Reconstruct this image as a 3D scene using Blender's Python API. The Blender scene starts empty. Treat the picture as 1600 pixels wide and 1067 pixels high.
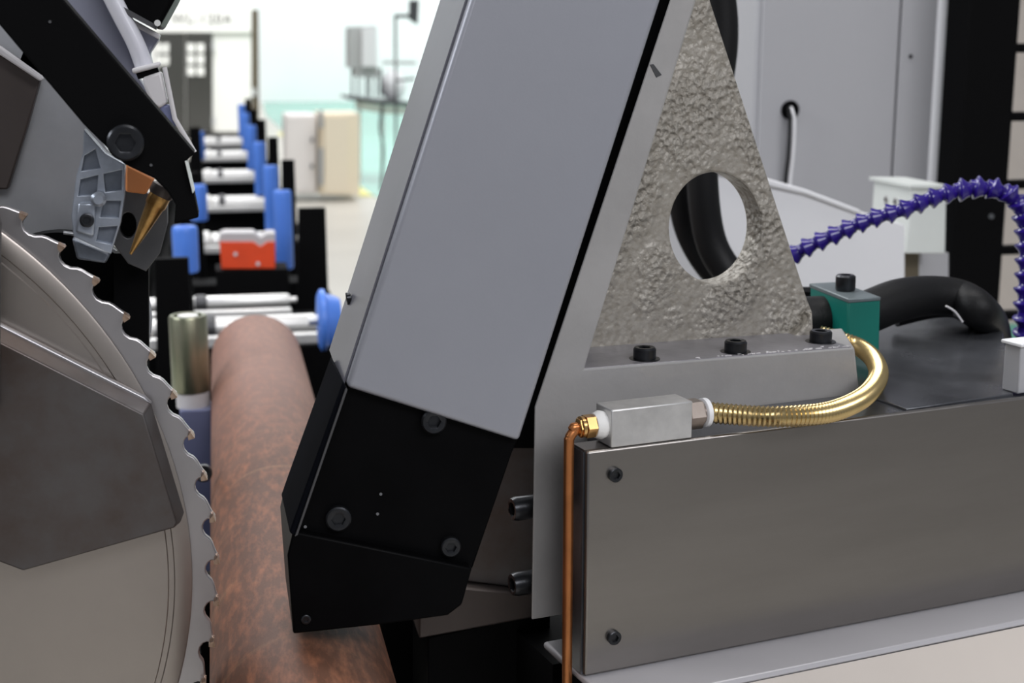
import bpy, bmesh, math, random
from mathutils import Vector, Matrix
random.seed(7)
PI = math.pi
C = bpy.context.scene.collection
sc = bpy.context.scene

# ------------------------------------------------------------------ camera
F = 2200.0
PITCH = math.atan(462.0 / F)
YAW = math.atan(467.0 / F * math.cos(PITCH))
CAM = Vector((0, 0, 1.25))
fw = Vector((math.sin(YAW) * math.cos(PITCH), math.cos(YAW) * math.cos(PITCH), -math.sin(PITCH)))
rt = Vector((math.cos(YAW), -math.sin(YAW), 0))
up = rt.cross(fw)
cd = bpy.data.cameras.new('camera'); cam = bpy.data.objects.new('camera', cd); C.objects.link(cam)
m = Matrix((rt, up, -fw)).transposed().to_4x4(); m.translation = CAM
cam.matrix_world = m
cd.sensor_width = 36.0; cd.lens = F / 1600 * 36; cd.clip_start = 0.02; cd.clip_end = 200
cd.dof.use_dof = True; cd.dof.focus_distance = 0.68; cd.dof.aperture_fstop = 13
sc.camera = cam

# ------------------------------------------------------------------ world, lights, exposure
w = bpy.data.worlds.new('world'); sc.world = w; w.use_nodes = True
w.node_tree.nodes['Background'].inputs[0].default_value = (0.80, 0.84, 0.93, 1)
w.node_tree.nodes['Background'].inputs[1].default_value = 0.27
sc.view_settings.view_transform = 'Standard'; sc.view_settings.look = 'None'
sc.view_settings.gamma = 1; sc.view_settings.use_curve_mapping = False
sc.view_settings.exposure = 0.0

def area(name, loc, target, sx, sy, power, col=(1, 1, 1)):
    l = bpy.data.lights.new(name, 'AREA'); l.shape = 'RECTANGLE'; l.size = sx; l.size_y = sy
    l.energy = power; l.color = col
    o = bpy.data.objects.new(name, l); C.objects.link(o); o.location = loc
    d = Vector(target) - Vector(loc)
    o.rotation_euler = d.to_track_quat('-Z', 'Y').to_euler()
    return o
area('ceiling_tubes_over_machine', (0.3, 1.0, 3.6), (0.25, 0.9, 1.0), 2.2, 0.5, 34, (1, 0.98, 0.96))
area('ceiling_tubes_behind_camera', (0.9, -1.9, 2.9), (0.3, 0.8, 1.1), 2.6, 0.9, 58, (0.97, 0.97, 1))
area('ceiling_tubes_left', (-2.8, 0.9, 2.6), (0.4, 1.0, 1.1), 1.8, 0.8, 42, (0.92, 0.95, 1))
area('ceiling_tubes_far_bay', (-1.2, 4.0, 3.8), (0.3, 3.2, 0.8), 3.0, 2.0, 130, (1, 1, 1))
area('hall_lamps_near', (3, 11, 7), (1.5, 12, 0), 8, 6, 700, (1, 1, 1))
area('hall_lamps_mid', (2, 17, 7.5), (2, 24, 0), 10, 6, 1000, (1, 1, 1))
area('hall_lamps_far', (6, 26, 8), (7, 34, 1), 14, 5, 1050, (1, 1, 1))

# ------------------------------------------------------------------ geometry helpers
def ray(px, py):
    return fw + rt * ((px - 800) / F) + up * ((533.5 - py) / F)
def W(px, py, Y):                       # point on the plane y = Y
    d = ray(px, py); return CAM + d * (Y / d.y)
def PZ(px, py, z):                      # point on the plane z = z
    d = ray(px, py); return CAM + d * ((z - CAM.z) / d.z)
PHI = math.radians(78.3)                # the column, its base and the box are turned a little about z
E = Vector((math.sin(PHI), math.cos(PHI), 0)); N = Vector((-math.cos(PHI), math.sin(PHI), 0)); UZ = Vector((0, 0, 1))
O = W(835, 640, 0.64)
def PR(px, py, d):                      # point on the column plane, d behind its front
    r = ray(px, py); q = O + N * d
    return CAM + r * ((q - CAM).dot(N) / r.dot(N))
XA, YA = Vector((1, 0, 0)), Vector((0, 1, 0))

def bm_mesh(bm, name='m', smooth=False, auto=None):
    bmesh.ops.recalc_face_normals(bm, faces=bm.faces[:])
    me = bpy.data.meshes.new(name); bm.to_mesh(me); bm.free()
    if smooth or auto:
        for p in me.polygons: p.use_smooth = True
    if auto: me.set_sharp_from_angle(angle=math.radians(auto))
    return me

def obj(name, me, mt, parent=None, label=None, cat=None, group=None, kind=None, bevel=0, seg=2, subsurf=0):
    """link a mesh given in world coordinates; its origin goes to its base centre"""
    xs = [v.co.x for v in me.vertices]; ys = [v.co.y for v in me.vertices]; zs = [v.co.z for v in me.vertices]
    c = Vector(((min(xs) + max(xs)) / 2, (min(ys) + max(ys)) / 2, min(zs)))
    me.transform(Matrix.Translation(-c))
    me.name = name
    o = bpy.data.objects.new(name, me); C.objects.link(o)
    o['wl'] = tuple(c)
    if parent is not None:
        o.parent = parent; o.location = c - Vector(parent['wl'])
    else: o.location = c
    if mt is not None: me.materials.append(mt)
    if bevel:
        b = o.modifiers.new('bevel', 'BEVEL'); b.width = bevel; b.segments = seg; b.limit_method = 'ANGLE'; b.angle_limit = math.radians(35)
        b.harden_normals = False
        for p in me.polygons: p.use_smooth = True
        me.set_sharp_from_angle(angle=math.radians(40))
    tag(o, label, cat, group, kind)
    return o
def tag(o, label=None, cat=None, group=None, kind=None):
    if label: o['label'] = label
    if cat: o['category'] = cat
    if group: o['group'] = group
    if kind: o['kind'] = kind
    return o
def thing(name, loc, label, cat, group=None):
    o = bpy.data.objects.new(name, None); o.empty_display_size = 0.02; C.objects.link(o); o.location = loc; o['wl'] = tuple(loc)
    return tag(o, label, cat, group)
def copy_tree(o, loc=None, parent=None, delta=None):
    c = o.copy(); C.objects.link(c)
    if parent: c.parent = parent
    if loc is not None: c.location = loc; c['wl'] = tuple(loc)
    if delta is not None: c.location = o.location + delta; c['wl'] = tuple(Vector(o['wl']) + delta)
    for ch in [x for x in list(C.objects) if x.parent == o]:
        copy_tree(ch, parent=c)
    return c

def prism(pts, vec, name='m'):
    bm = bmesh.new()
    a = [bm.verts.new(p) for p in pts]; b = [bm.verts.new(p + vec) for p in pts]
    bm.faces.new(a); bm.faces.new(b[::-1])
    n = len(pts)
    for i in range(n): bm.faces.new((a[i], a[(i + 1) % n], b[(i + 1) % n], b[i]))
    return bm_mesh(bm, name)
def pY(px, Y, t):                       # outline given on plane y = Y, thickness t going back
    return prism([W(x, y, Y) for x, y in px], YA * t)
def pR(px, d, t):
    return prism([PR(x, y, d) for x, y in px], N * t)
def frustum(px, Y, t, shrink):          # chamfered plate: front outline smaller
    back = [W(x, y, Y + t) for x, y in px]
    c = sum(back, Vector()) / len(back)
    bm = bmesh.new()
    # inset each edge by `shrink`
    n = len(back); fr = []
    for i in range(n):
        p0, p1, p2 = back[i - 1], back[i], back[(i + 1) % n]
        e1 = (p1 - p0).normalized(); e2 = (p2 - p1).normalized()
        n1 = Vector((-e1.z, 0, e1.x)); n2 = Vector((-e2.z, 0, e2.x))
        if n1.dot(c - p1) < 0: n1 = -n1
        if n2.dot(c - p1) < 0: n2 = -n2
        b = (n1 + n2); b = b / max(0.3, b.dot(n1))
        fr.append(p1 + b * shrink - YA * t)
    a = [bm.verts.new(p) for p in fr]; b = [bm.verts.new(p) for p in back]
    bm.faces.new(a); bm.faces.new(b[::-1])
    for i in range(n): bm.faces.new((a[i], a[(i + 1) % n], b[(i + 1) % n], b[i]))
    return bm_mesh(bm)
def box(x0, x1, y0, y1, z0, z1):
    return prism([Vector((x0, y0, z0)), Vector((x1, y0, z0)), Vector((x1, y0, z1)), Vector((x0, y0, z1))], YA * (y1 - y0))
def plate(loops, o, ax, ay, t, bev=0.0):
    """flat plate with holes: loops of 3D points in the plane (o, ax, ay), extruded by t along ax x ay reversed"""
    az = ax.cross(ay)
    cu = bpy.data.curves.new('tmp', 'CURVE'); cu.dimensions = '2D'; cu.fill_mode = 'BOTH'
    for lp in loops:
        s = cu.splines.new('POLY'); s.points.add(len(lp) - 1); s.use_cyclic_u = True
        for i, p in enumerate(lp):
            q = p - o; s.points[i].co = (q.dot(ax), q.dot(ay), 0, 1)
    cu.extrude = max(t / 2 - bev, 1e-5); cu.bevel_depth = bev; cu.bevel_resolution = 1; cu.offset = -bev
    ob = bpy.data.objects.new('tmp', cu); C.objects.link(ob)
    dg = bpy.context.evaluated_depsgraph_get()
    me = bpy.data.meshes.new_from_object(ob.evaluated_get(dg))
    bpy.data.objects.remove(ob); bpy.data.curves.remove(cu)
    me.materials.clear()
    M = Matrix((ax, ay, az)).transposed().to_4x4(); M.translation = o - az * (t / 2)
    me.transform(M)
    for p in me.polygons: p.use_smooth = True
    me.set_sharp_from_angle(angle=math.radians(35))
    return me
def frame_of(d):
    d = d.normalized(); a = Vector((0, 0, 1)) if abs(d.z) < 0.9 else Vector((1, 0, 0))
    x = a.cross(d).normalized(); return x, d.cross(x), d
def lathe(prof, p, d, seg=28, cap=True):
    """prof: list of (t along axis, radius), from p in direction d"""
    x, y, z = frame_of(d); bm = bmesh.new(); rings = []
    for t, r in prof:
        rings.append([bm.verts.new(p + z * t + (x * math.cos(a) + y * math.sin(a)) * max(r, 1e-5)) for a in [2 * PI * i / seg for i in range(seg)]])
    for a, b in zip(rings, rings[1:]):
        for i in range(seg): bm.faces.new((a[i], a[(i + 1) % seg], b[(i + 1) % seg], b[i]))
    if cap: bm.faces.new(rings[0][::-1]); bm.faces.new(rings[-1])
    return bm_mesh(bm, auto=38)
def cyl(p, q, r, seg=24, ch=0.0):
    L = (q - p).length
    prof = [(0, r - ch), (ch, r), (L - ch, r), (L, r - ch)] if ch else [(0, r), (L, r)]
    return lathe(prof, p, q - p, seg)
def spline(pts, n=12):
    out = []
    P = [pts[0]] + list(pts) + [pts[-1]]
    for i in range(1, len(P) - 2):
        a, b, c, d = P[i - 1], P[i], P[i + 1], P[i + 2]
        for k in range(n):
            t = k / n
            out.append(0.5 * ((2 * b) + (c - a) * t + (2 * a - 5 * b + 4 * c - d) * t * t + (3 * b - a - 3 * c + d) * t ** 3))
    out.append(P[-2]); return out
def resample(pts, step):
    out = [pts[0]]; acc = 0
    for a, b in zip(pts, pts[1:]):
        L = (b - a).length; s = step - acc
        while s <= L:
            out.append(a + (b - a) * (s / L)); s += step
        acc = L - (s - step)
    return out
def sweep(pts, rad, seg=16, flat=1.0):
    """tube along pts, rad a number or function of index"""
    bm = bmesh.new(); n = len(pts); rf = rad if callable(rad) else (lambda i: rad)
    t0 = (pts[1] - pts[0]).normalized(); x, y, _ = frame_of(t0); rings = []
    for i in range(n):
        t = (pts[min(i + 1, n - 1)] - pts[max(i - 1, 0)]).normalized()
        x = (x - t * x.dot(t)).normalized(); y = t.cross(x)
        r = rf(i)
        rings.append([bm.verts.new(pts[i] + (x * math.cos(a) + y * math.sin(a) * flat) * r) for a in [2 * PI * k / seg for k in range(seg)]])
    for a, b in zip(rings, rings[1:]):
        for i in range(seg): bm.faces.new((a[i], a[(i + 1) % seg], b[(i + 1) % seg], b[i]))
    bm.faces.new(rings[0][::-1]); bm.faces.new(rings[-1])
    return bm_mesh(bm, auto=50)
def join(*ms):
    bm = bmesh.new()
    for me in ms: bm.from_mesh(me)
    out = bpy.data.meshes.new('j'); bm.to_mesh(out); bm.free()
    for p in out.polygons: p.use_smooth = True
    out.set_sharp_from_angle(angle=math.radians(38))
    return out
def socket_bolt(p, d, r, h, mt, parent, label=None, washer=False):
    """hex socket cap screw: head with a recessed hexagonal socket, p at the face it sits on"""
    x, y, z = frame_of(d); bm = bmesh.new(); seg = 36
    def ring(t, rr, hexa=False):
        vs = []
        for i in range(seg):
            a = 2 * PI * i / seg; q = rr
            if hexa: q = rr * math.cos(PI / 6) / math.cos((a % (PI / 3)) - PI / 6)
            vs.append(bm.verts.new(p + z * t + (x * math.cos(a) + y * math.sin(a)) * q))
        return vs
    rs = []
    if washer: rs += [ring(0, r * 1.35), ring(h * .12, r * 1.35), ring(h * .13, r)]
    else: rs += [ring(0, r)]
    rs += [ring(h * .86, r), ring(h, r * .88), ring(h, r * .60), ring(h * .97, r * .56, True), ring(h * .45, r * .54, True)]
    for a, b in zip(rs, rs[1:]):
        for i in range(seg): bm.faces.new((a[i], a[(i + 1) % seg], b[(i + 1) % seg], b[i]))
    bm.faces.new(rs[-1]); bm.faces.new(rs[0][::-1])
    return obj('socket_bolt', bm_mesh(bm, auto=35), mt, parent, label)

# ------------------------------------------------------------------ materials
def mat(name, col, rough=0.5, metal=0.0, var=0.0, vscale=8.0, col2=None, bump=0.0, bscale=200.0, bdist=0.001, coat=0.0, stretch=None, rvar=0.0, aniso=0.0, spec=None):
    m = bpy.data.materials.new(name); m.use_nodes = True; nt = m.node_tree; b = nt.nodes['Principled BSDF']
    b.inputs['Roughness'].default_value = rough; b.inputs['Metallic'].default_value = metal
    b.inputs['Base Color'].default_value = (*col, 1)
    if coat: b.inputs['Coat Weight'].default_value = coat; b.inputs['Coat Roughness'].default_value = 0.15
    if aniso: b.inputs['Anisotropic'].default_value = aniso
    if spec is not None: b.inputs['Specular IOR Level'].default_value = spec
    tc = nt.nodes.new('ShaderNodeTexCoord'); mp = nt.nodes.new('ShaderNodeMapping'); nt.links.new(tc.outputs['Object'], mp.inputs[0])
    if stretch: mp.inputs['Scale'].default_value = stretch
    if var or col2:
        n = nt.nodes.new('ShaderNodeTexNoise'); n.inputs['Scale'].default_value = vscale; n.inputs['Detail'].default_value = 6; n.inputs['Roughness'].default_value = 0.62
        nt.links.new(mp.outputs[0], n.inputs['Vector'])
        r = nt.nodes.new('ShaderNodeValToRGB'); nt.links.new(n.outputs['Fac'], r.inputs[0])
        c2 = col2 or tuple(c * (1 - var) for c in col)
        r.color_ramp.elements[0].position = 0.36; r.color_ramp.elements[1].position = 0.62
        r.color_ramp.elements[0].color = (*c2, 1); r.color_ramp.elements[1].color = (*col, 1)
        nt.links.new(r.outputs[0], b.inputs['Base Color'])
        if rvar:
            q = nt.nodes.new('ShaderNodeMapRange'); nt.links.new(n.outputs['Fac'], q.inputs[0])
            q.inputs['To Min'].default_value = rough - rvar; q.inputs['To Max'].default_value = rough + rvar
            nt.links.new(q.outputs[0], b.inputs['Roughness'])
    if bump:
        n = nt.nodes.new('ShaderNodeTexNoise'); n.inputs['Scale'].default_value = bscale; n.inputs['Detail'].default_value = 4
        nt.links.new(mp.outputs[0], n.inputs['Vector'])
        bp = nt.nodes.new('ShaderNodeBump'); bp.inputs['Strength'].default_value = bump; bp.inputs['Distance'].default_value = bdist
        nt.links.new(n.outputs['Fac'], bp.inputs['Height']); nt.links.new(bp.outputs[0], b.inputs['Normal'])
    return m
M = {}
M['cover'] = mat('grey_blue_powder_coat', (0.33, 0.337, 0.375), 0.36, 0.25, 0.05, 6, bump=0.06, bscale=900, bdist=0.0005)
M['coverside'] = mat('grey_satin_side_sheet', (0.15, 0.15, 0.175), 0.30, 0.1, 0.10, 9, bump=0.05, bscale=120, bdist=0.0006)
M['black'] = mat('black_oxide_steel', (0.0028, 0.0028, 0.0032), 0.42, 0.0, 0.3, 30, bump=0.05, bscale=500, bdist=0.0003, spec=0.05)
M['blacksheet'] = mat('black_satin_steel', (0.005, 0.0055, 0.008), 0.85, 0.0, 0.3, 20, spec=0.02)
M['blackpaint'] = mat('black_paint', (0.003, 0.003, 0.0033), 0.7, spec=0.06)
M['bolt'] = mat('black_bolt', (0.045, 0.047, 0.052), 0.30, 0.8, 0.3, 120)
M['cast'] = mat('grey_painted_casting', (0.40, 0.39, 0.385), 0.36, 0.15, 0.12, 22, bump=0.25, bscale=260, bdist=0.0006)
M['machined'] = mat('milled_grey_ledge', (0.30, 0.29, 0.31), 0.33, 0.35, 0.25, 40, bump=0.3, bscale=320, bdist=0.0005)
M['panel'] = mat('brushed_stainless_panel', (0.285, 0.266, 0.25), 0.29, 0.92, 0.10, 5, bump=0.03, bscale=40, bdist=0.0005, stretch=(1, 1, 6), aniso=0.4)
M['boxtop'] = mat('dark_worn_steel_top', (0.14, 0.145, 0.16), 0.24, 0.6, 0.35, 18, bump=0.1, bscale=300, bdist=0.0004, rvar=0.12)
M['ledge'] = mat('pale_grey_enamel', (0.46, 0.45, 0.47), 0.32, 0.1, 0.05, 12)
M['cream'] = mat('cream_enamel', (0.60, 0.545, 0.495), 0.4, 0.0, 0.05, 9)
M['alu'] = mat('cast_aluminium', (0.72, 0.71, 0.70), 0.40, 0.7, 0.18, 60, bump=0.15, bscale=400, bdist=0.0004)
M['brass'] = mat('brass', (0.83, 0.50, 0.20), 0.26, 1.0, 0.2, 60)
M['nut'] = mat('nickel_plated_nut', (0.40, 0.34, 0.30), 0.30, 0.95, 0.2, 40)
M['copper'] = mat('copper_tube', (0.60, 0.235, 0.085), 0.34, 0.85, 0.35, 25, rvar=0.1, bump=0.1, bscale=120, bdist=0.0005)
M['goldhose'] = mat('gold_corrugated_steel', (0.66, 0.50, 0.24), 0.27, 1.0, 0.12, 60)
M['tape'] = mat('white_thread_tape', (0.85, 0.84, 0.82), 0.7, bump=0.4, bscale=700, bdist=0.0005)
M['bluehose'] = mat('violet_blue_plastic', (0.022, 0.008, 0.19), 0.22, 0, coat=0.3)
M['rubber'] = mat('black_cable_sleeve', (0.007, 0.007, 0.0075), 0.5, 0, spec=0.25, bump=0.3, bscale=600, bdist=0.0006)
M['green'] = mat('teal_green_plastic', (0.0, 0.16, 0.125), 0.45, 0, 0.12, 20)
M['greentop'] = mat('grey_clamp_plate', (0.15, 0.18, 0.19), 0.42, 0.3, 0.2, 30)
M['cabinet'] = mat('white_cabinet_enamel', (0.42, 0.42, 0.44), 0.38, 0, 0.02, 4)
M['white'] = mat('white_sheet', (0.86, 0.86, 0.88), 0.45)
M['offwhite'] = mat('pale_green_white_enamel', (0.70, 0.73, 0.70), 0.4, 0, 0.04, 20)
M['blade'] = mat('ground_saw_steel', (0.47, 0.45, 0.455), 0.33, 0.85, 0.10, 12, bump=0.05, bscale=300, bdist=0.0003)
M['bladein'] = mat('brushed_saw_steel', (0.44, 0.395, 0.36), 0.36, 0.9, 0.10, 6, rvar=0.06)
M['tip'] = mat('brazed_tooth_tip', (0.55, 0.40, 0.30), 0.35, 0.9, 0.35, 300, col2=(0.30, 0.17, 0.10))
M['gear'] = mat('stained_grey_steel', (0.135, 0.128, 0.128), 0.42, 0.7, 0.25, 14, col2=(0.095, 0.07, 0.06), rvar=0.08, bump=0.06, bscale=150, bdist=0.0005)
M['gearedge'] = mat('pale_bevel_steel', (0.42, 0.41, 0.42), 0.35, 0.8, 0.15, 30)  # paler steel tone for the strip along the plate's upper bevel
M['guard'] = mat('satin_guard_steel', (0.50, 0.51, 0.53), 0.30, 0.4, 0.18, 14, rvar=0.08)
M['guardblue'] = mat('blue_grey_enamel', (0.30, 0.31, 0.39), 0.38, 0.2, 0.08, 10)
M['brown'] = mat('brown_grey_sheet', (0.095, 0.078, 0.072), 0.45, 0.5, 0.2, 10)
M['castalu'] = mat('bluish_cast_metal', (0.44, 0.48, 0.55), 0.33, 0.7, 0.3, 60, bump=0.15, bscale=400, bdist=0.0004)
M['castdark'] = mat('shadow_grey_cast_metal', (0.22, 0.245, 0.29), 0.42, 0.7, 0.3, 60)  # darker copy of the cast metal, pocket shade put into its colour
M['gold'] = mat('bronze_nozzle_metal', (0.72, 0.45, 0.17), 0.32, 0.9, 0.4, 60, col2=(0.35, 0.19, 0.06))
M['orange'] = mat('orange_plastic', (0.90, 0.33, 0.11), 0.45)
M['grey'] = mat('mid_grey_steel', (0.11, 0.11, 0.115), 0.4, 0.6, 0.2, 30)
M['lamphose'] = mat('pale_glossy_conduit', (0.72, 0.72, 0.78), 0.22, 0.1)
M['palefit'] = mat('pale_plastic_fitting', (0.66, 0.64, 0.65), 0.35)
M['olive'] = mat('olive_zinc_steel', (0.36, 0.345, 0.25), 0.34, 0.85, 0.3, 30, col2=(0.22, 0.25, 0.17), stretch=(3, 3, 0.5))
M['slate'] = mat('slate_blue_enamel', (0.17, 0.19, 0.33), 0.45, 0.1, 0.1, 20)
M['chrome'] = mat('polished_steel_roller', (0.88, 0.87, 0.85), 0.32, 0.45, 0.08, 30)
M['blue'] = mat('blue_nylon', (0.085, 0.235, 0.78), 0.4)
M['redorange'] = mat('orange_red_paint', (0.80, 0.068, 0.012), 0.4, 0, 0.1, 30)
M['blocktop'] = mat('bare_block_top', (0.55, 0.53, 0.54), 0.45, 0.3)
M['booth'] = mat('booth_white', (0.86, 0.86, 0.82), 0.5)
M['boothdoor'] = mat('tinted_booth_glass', (0.055, 0.055, 0.05), 0.12, 0.0)
M['lettering'] = mat('pale_grey_lettering', (0.20, 0.19, 0.18), 0.5)
M['wall'] = mat('hall_wall_paint', (0.84, 0.86, 0.86), 0.7, 0, 0.02, 1)
M['floor'] = mat('hall_concrete', (0.62, 0.59, 0.53), 0.35, 0, 0.08, 2)
M['greenfloor'] = mat('green_epoxy_floor', (0.20, 0.50, 0.40), 0.25, 0, 0.08, 1)
M['yellow'] = mat('yellow_floor_line', (0.85, 0.80, 0.25), 0.4)
M['pillar'] = mat('brown_grey_column_paint', (0.10, 0.08, 0.05), 0.6, 0, 0.15, 3)
M['beige'] = mat('peach_cabinet_paint', (0.95, 0.84, 0.66), 0.5)
M['pinkwhite'] = mat('pinkish_white_paint', (0.95, 0.91, 0.88), 0.5)
M['lightgrey'] = mat('light_grey_paint', (0.50, 0.51, 0.51), 0.5)
M['darkgrey'] = mat('dark_grey_paint', (0.06, 0.065, 0.07), 0.5)

# pipe: red-brown mill scale with long scratches and cross rings
def pipe_mat():
    m = bpy.data.materials.new('rusty_mill_scale'); m.use_nodes = True; nt = m.node_tree; b = nt.nodes['Principled BSDF']; L = nt.links.new
    tc = nt.nodes.new('ShaderNodeTexCoord')
    def noise(scale, st, det=8, rough=.65):
        mp = nt.nodes.new('ShaderNodeMapping'); mp.inputs['Scale'].default_value = st; L(tc.outputs['Object'], mp.inputs[0])
        n = nt.nodes.new('ShaderNodeTexNoise'); n.inputs['Scale'].default_value = scale; n.inputs['Detail'].default_value = det; n.inputs['Roughness'].default_value = rough
        L(mp.outputs[0], n.inputs['Vector']); return n
    n1 = noise(9, (1, .35, 1)); r1 = nt.nodes.new('ShaderNodeValToRGB'); L(n1.outputs['Fac'], r1.inputs[0])
    e = r1.color_ramp.elements; e[0].position = .34; e[0].color = (.105, .040, .020, 1); e[1].position = .66; e[1].color = (.26, .125, .080, 1)
    x = r1.color_ramp.elements.new(.5); x.color = (.175, .068, .034, 1)
    n2 = noise(210, (1, .30, 1)); r2 = nt.nodes.new('ShaderNodeValToRGB'); L(n2.outputs['Fac'], r2.inputs[0])
    e = r2.color_ramp.elements; e[0].position = .45; e[0].color = (.45, .42, .40, 1); e[1].position = .68; e[1].color = (1.35, 1.2, 1.05, 1)
    mx = nt.nodes.new('ShaderNodeMix'); mx.data_type = 'RGBA'; mx.blend_type = 'MULTIPLY'; mx.inputs[0].default_value = .8
    L(r1.outputs[0], mx.inputs['A']); L(r2.outputs[0], mx.inputs['B'])
    n3 = noise(14, (.4, 3.2, .4), 6); r3 = nt.nodes.new('ShaderNodeValToRGB'); L(n3.outputs['Fac'], r3.inputs[0])
    e = r3.color_ramp.elements; e[0].position = .60; e[0].color = (0, 0, 0, 1); e[1].position = .70; e[1].color = (.22, .22, .22, 1)
    mx2 = nt.nodes.new('ShaderNodeMix'); mx2.data_type = 'RGBA'; L(r3.outputs[0], mx2.inputs[0]); L(mx.outputs['Result'], mx2.inputs['A']); mx2.inputs['B'].default_value = (.38, .20, .10, 1)
    # greyer, pinker tone towards the far end of the pipe
    sp = nt.nodes.new('ShaderNodeSeparateXYZ'); L(tc.outputs['Object'], sp.inputs[0])
    mr = nt.nodes.new('ShaderNodeMapRange'); L(sp.outputs['Y'], mr.inputs[0]); mr.inputs['From Min'].default_value = -.06; mr.inputs['From Max'].default_value = .20
    mr.inputs['To Max'].default_value = .55
    mx3 = nt.nodes.new('ShaderNodeMix'); mx3.data_type = 'RGBA'; L(mr.outputs[0], mx3.inputs[0]); L(mx2.outputs['Result'], mx3.inputs['A']); mx3.inputs['B'].default_value = (.27, .150, .122, 1)
    L(mx3.outputs['Result'], b.inputs['Base Color'])
    b.inputs['Roughness'].default_value = .58; b.inputs['Specular IOR Level'].default_value = .3
    bp = nt.nodes.new('ShaderNodeBump'); bp.inputs['Strength'].default_value = .3; bp.inputs['Distance'].default_value = .0007
    L(n2.outputs['Fac'], bp.inputs['Height']); L(bp.outputs[0], b.inputs['Normal'])
    return m
M['pipe'] = pipe_mat()
# rough sand-cast gusset: coarse in the corners, fine in the middle
def sand_mat():
    m = bpy.data.materials.new('rough_sand_casting'); m.use_nodes = True; nt = m.node_tree; b = nt.nodes['Principled BSDF']; L = nt.links.new
    tc = nt.nodes.new('ShaderNodeTexCoord')
    n1 = nt.nodes.new('ShaderNodeTexNoise'); n1.inputs['Scale'].default_value = 270; n1.inputs['Detail'].default_value = 5; L(tc.outputs['Object'], n1.inputs['Vector'])
    v = nt.nodes.new('ShaderNodeTexVoronoi'); v.inputs['Scale'].default_value = 330; v.feature = 'SMOOTH_F1'; L(tc.outputs['Object'], v.inputs['Vector'])
    n2 = nt.nodes.new('ShaderNodeTexNoise'); n2.inputs['Scale'].default_value = 16; n2.inputs['Detail'].default_value = 2; L(tc.outputs['Object'], n2.inputs['Vector'])
    mr = nt.nodes.new('ShaderNodeMapRange'); L(n2.outputs['Fac'], mr.inputs[0]); mr.inputs['From Min'].default_value = .44; mr.inputs['From Max'].default_value = .58; mr.inputs['To Min'].default_value = .22; mr.inputs['To Max'].default_value = 1.0
    ad = nt.nodes.new('ShaderNodeMath'); ad.operation = 'ADD'; L(n1.outputs['Fac'], ad.inputs[0]); L(v.outputs['Distance'], ad.inputs[1])
    mu = nt.nodes.new('ShaderNodeMath'); mu.operation = 'MULTIPLY'; L(ad.outputs[0], mu.inputs[0]); L(mr.outputs[0], mu.inputs[1])
    bp = nt.nodes.new('ShaderNodeBump'); bp.inputs['Strength'].default_value = 1.0; bp.inputs['Distance'].default_value = .0034
    L(mu.outputs[0], bp.inputs['Height']); L(bp.outputs[0], b.inputs['Normal'])
    r = nt.nodes.new('ShaderNodeValToRGB'); L(n1.outputs['Fac'], r.inputs[0])
    r.color_ramp.elements[0].position = .35; r.color_ramp.elements[0].color = (.29, .265, .225, 1); r.color_ramp.elements[1].position = .6; r.color_ramp.elements[1].color = (.36, .335, .295, 1)
    L(r.outputs[0], b.inputs['Base Color']); b.inputs['Roughness'].default_value = .38; b.inputs['Metallic'].default_value = .15
    return m
M['sand'] = sand_mat()

# ================================================================== THE SETTING
obj('floor', box(-30, 40, -3, 33, -0.1, 0), M['floor'], kind='structure')
g = prism([PZ(410, 157, 0.001), PZ(900, 157, 0.001), PZ(900, 330, 0.001), PZ(640, 330, .001), PZ(583, 306, 0.001), PZ(445, 207, 0.001), PZ(415, 180, 0.001)], Vector((0, 0, 0.004)))
obj('trim_1', g, M['greenfloor'], kind='structure')
g = prism([Vector((4.2, 2.6, .001)), Vector((9, 2.6, .001)), Vector((9, 7.5, .001)), Vector((2.5, 7.5, .001))], Vector((0, 0, 0.004)))
obj('trim_2', g, M['greenfloor'], kind='structure')
a, b = PZ(445, 207, 0.006), PZ(583, 306, 0.006); dd = Vector((0.12, 0, 0))
obj('trim_3', prism([a - dd, a, b, b - dd], Vector((0, 0, .003))), M['yellow'], kind='structure')
obj('wall_back', box(-30, 40, 32.6, 33, 0, 9), M['wall'], kind='structure')

# white booth at the back of the hall
bt = thing('enclosure_booth', W(320, 205, 20) * 1.0, 'white machine booth with tinted glazed doors at the back of the hall', 'booth')
bt['wl'] = tuple(bt.location)
def bY(name, px, Y, t, mk, par, **k): return obj(name, pY(px, Y, t), M[mk], par, **k)
bY('wall_panel', [(236, -60), (397, -60), (397, 206), (236, 206)], 20.0, 2.5, 'booth', bt)
hd = bY('fascia', [(232, -60), (398, -60), (398, 50), (232, 50)], 19.93, .07, 'booth', bt)
dr = bY('glazed_door', [(246, 53), (289, 53), (289, 206), (246, 206)], 19.95, .05, 'boothdoor', bt)
dr2 = bY('glazed_door', [(291, 53), (332, 53), (332, 206), (291, 206)], 19.95, .05, 'boothdoor', bt)
for (x0, x1, y0, y1) in [(246, 264, 68, 105)]:
    for ix in range(2):
        for iy in range(2):
            xa = x0 + ix * 10; ya = y0 + iy * 19
            bY('pane', [(xa, ya), (xa + 8, ya), (xa + 7, ya + 15), (xa - 1, ya + 15)], 19.93, .02, 'booth', dr)  # white quads painted as window reflections in the dark door glass
for ix in range(2):
    for iy in range(3):
        xa = 292 + ix * 15; ya = 68 + iy * 18
        bY('pane', [(xa, ya), (xa + 12, ya), (xa + 12, ya + 14), (xa + 1, ya + 14)], 19.93, .02, 'booth', dr2)  # more window reflections, drawn as white quads on the glass
for y in (73, 190): bY('hinge', [(331, y - 6), (336, y - 6), (336, y + 6), (331, y + 6)], 19.9, .06, 'lightgrey', bt)
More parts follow.
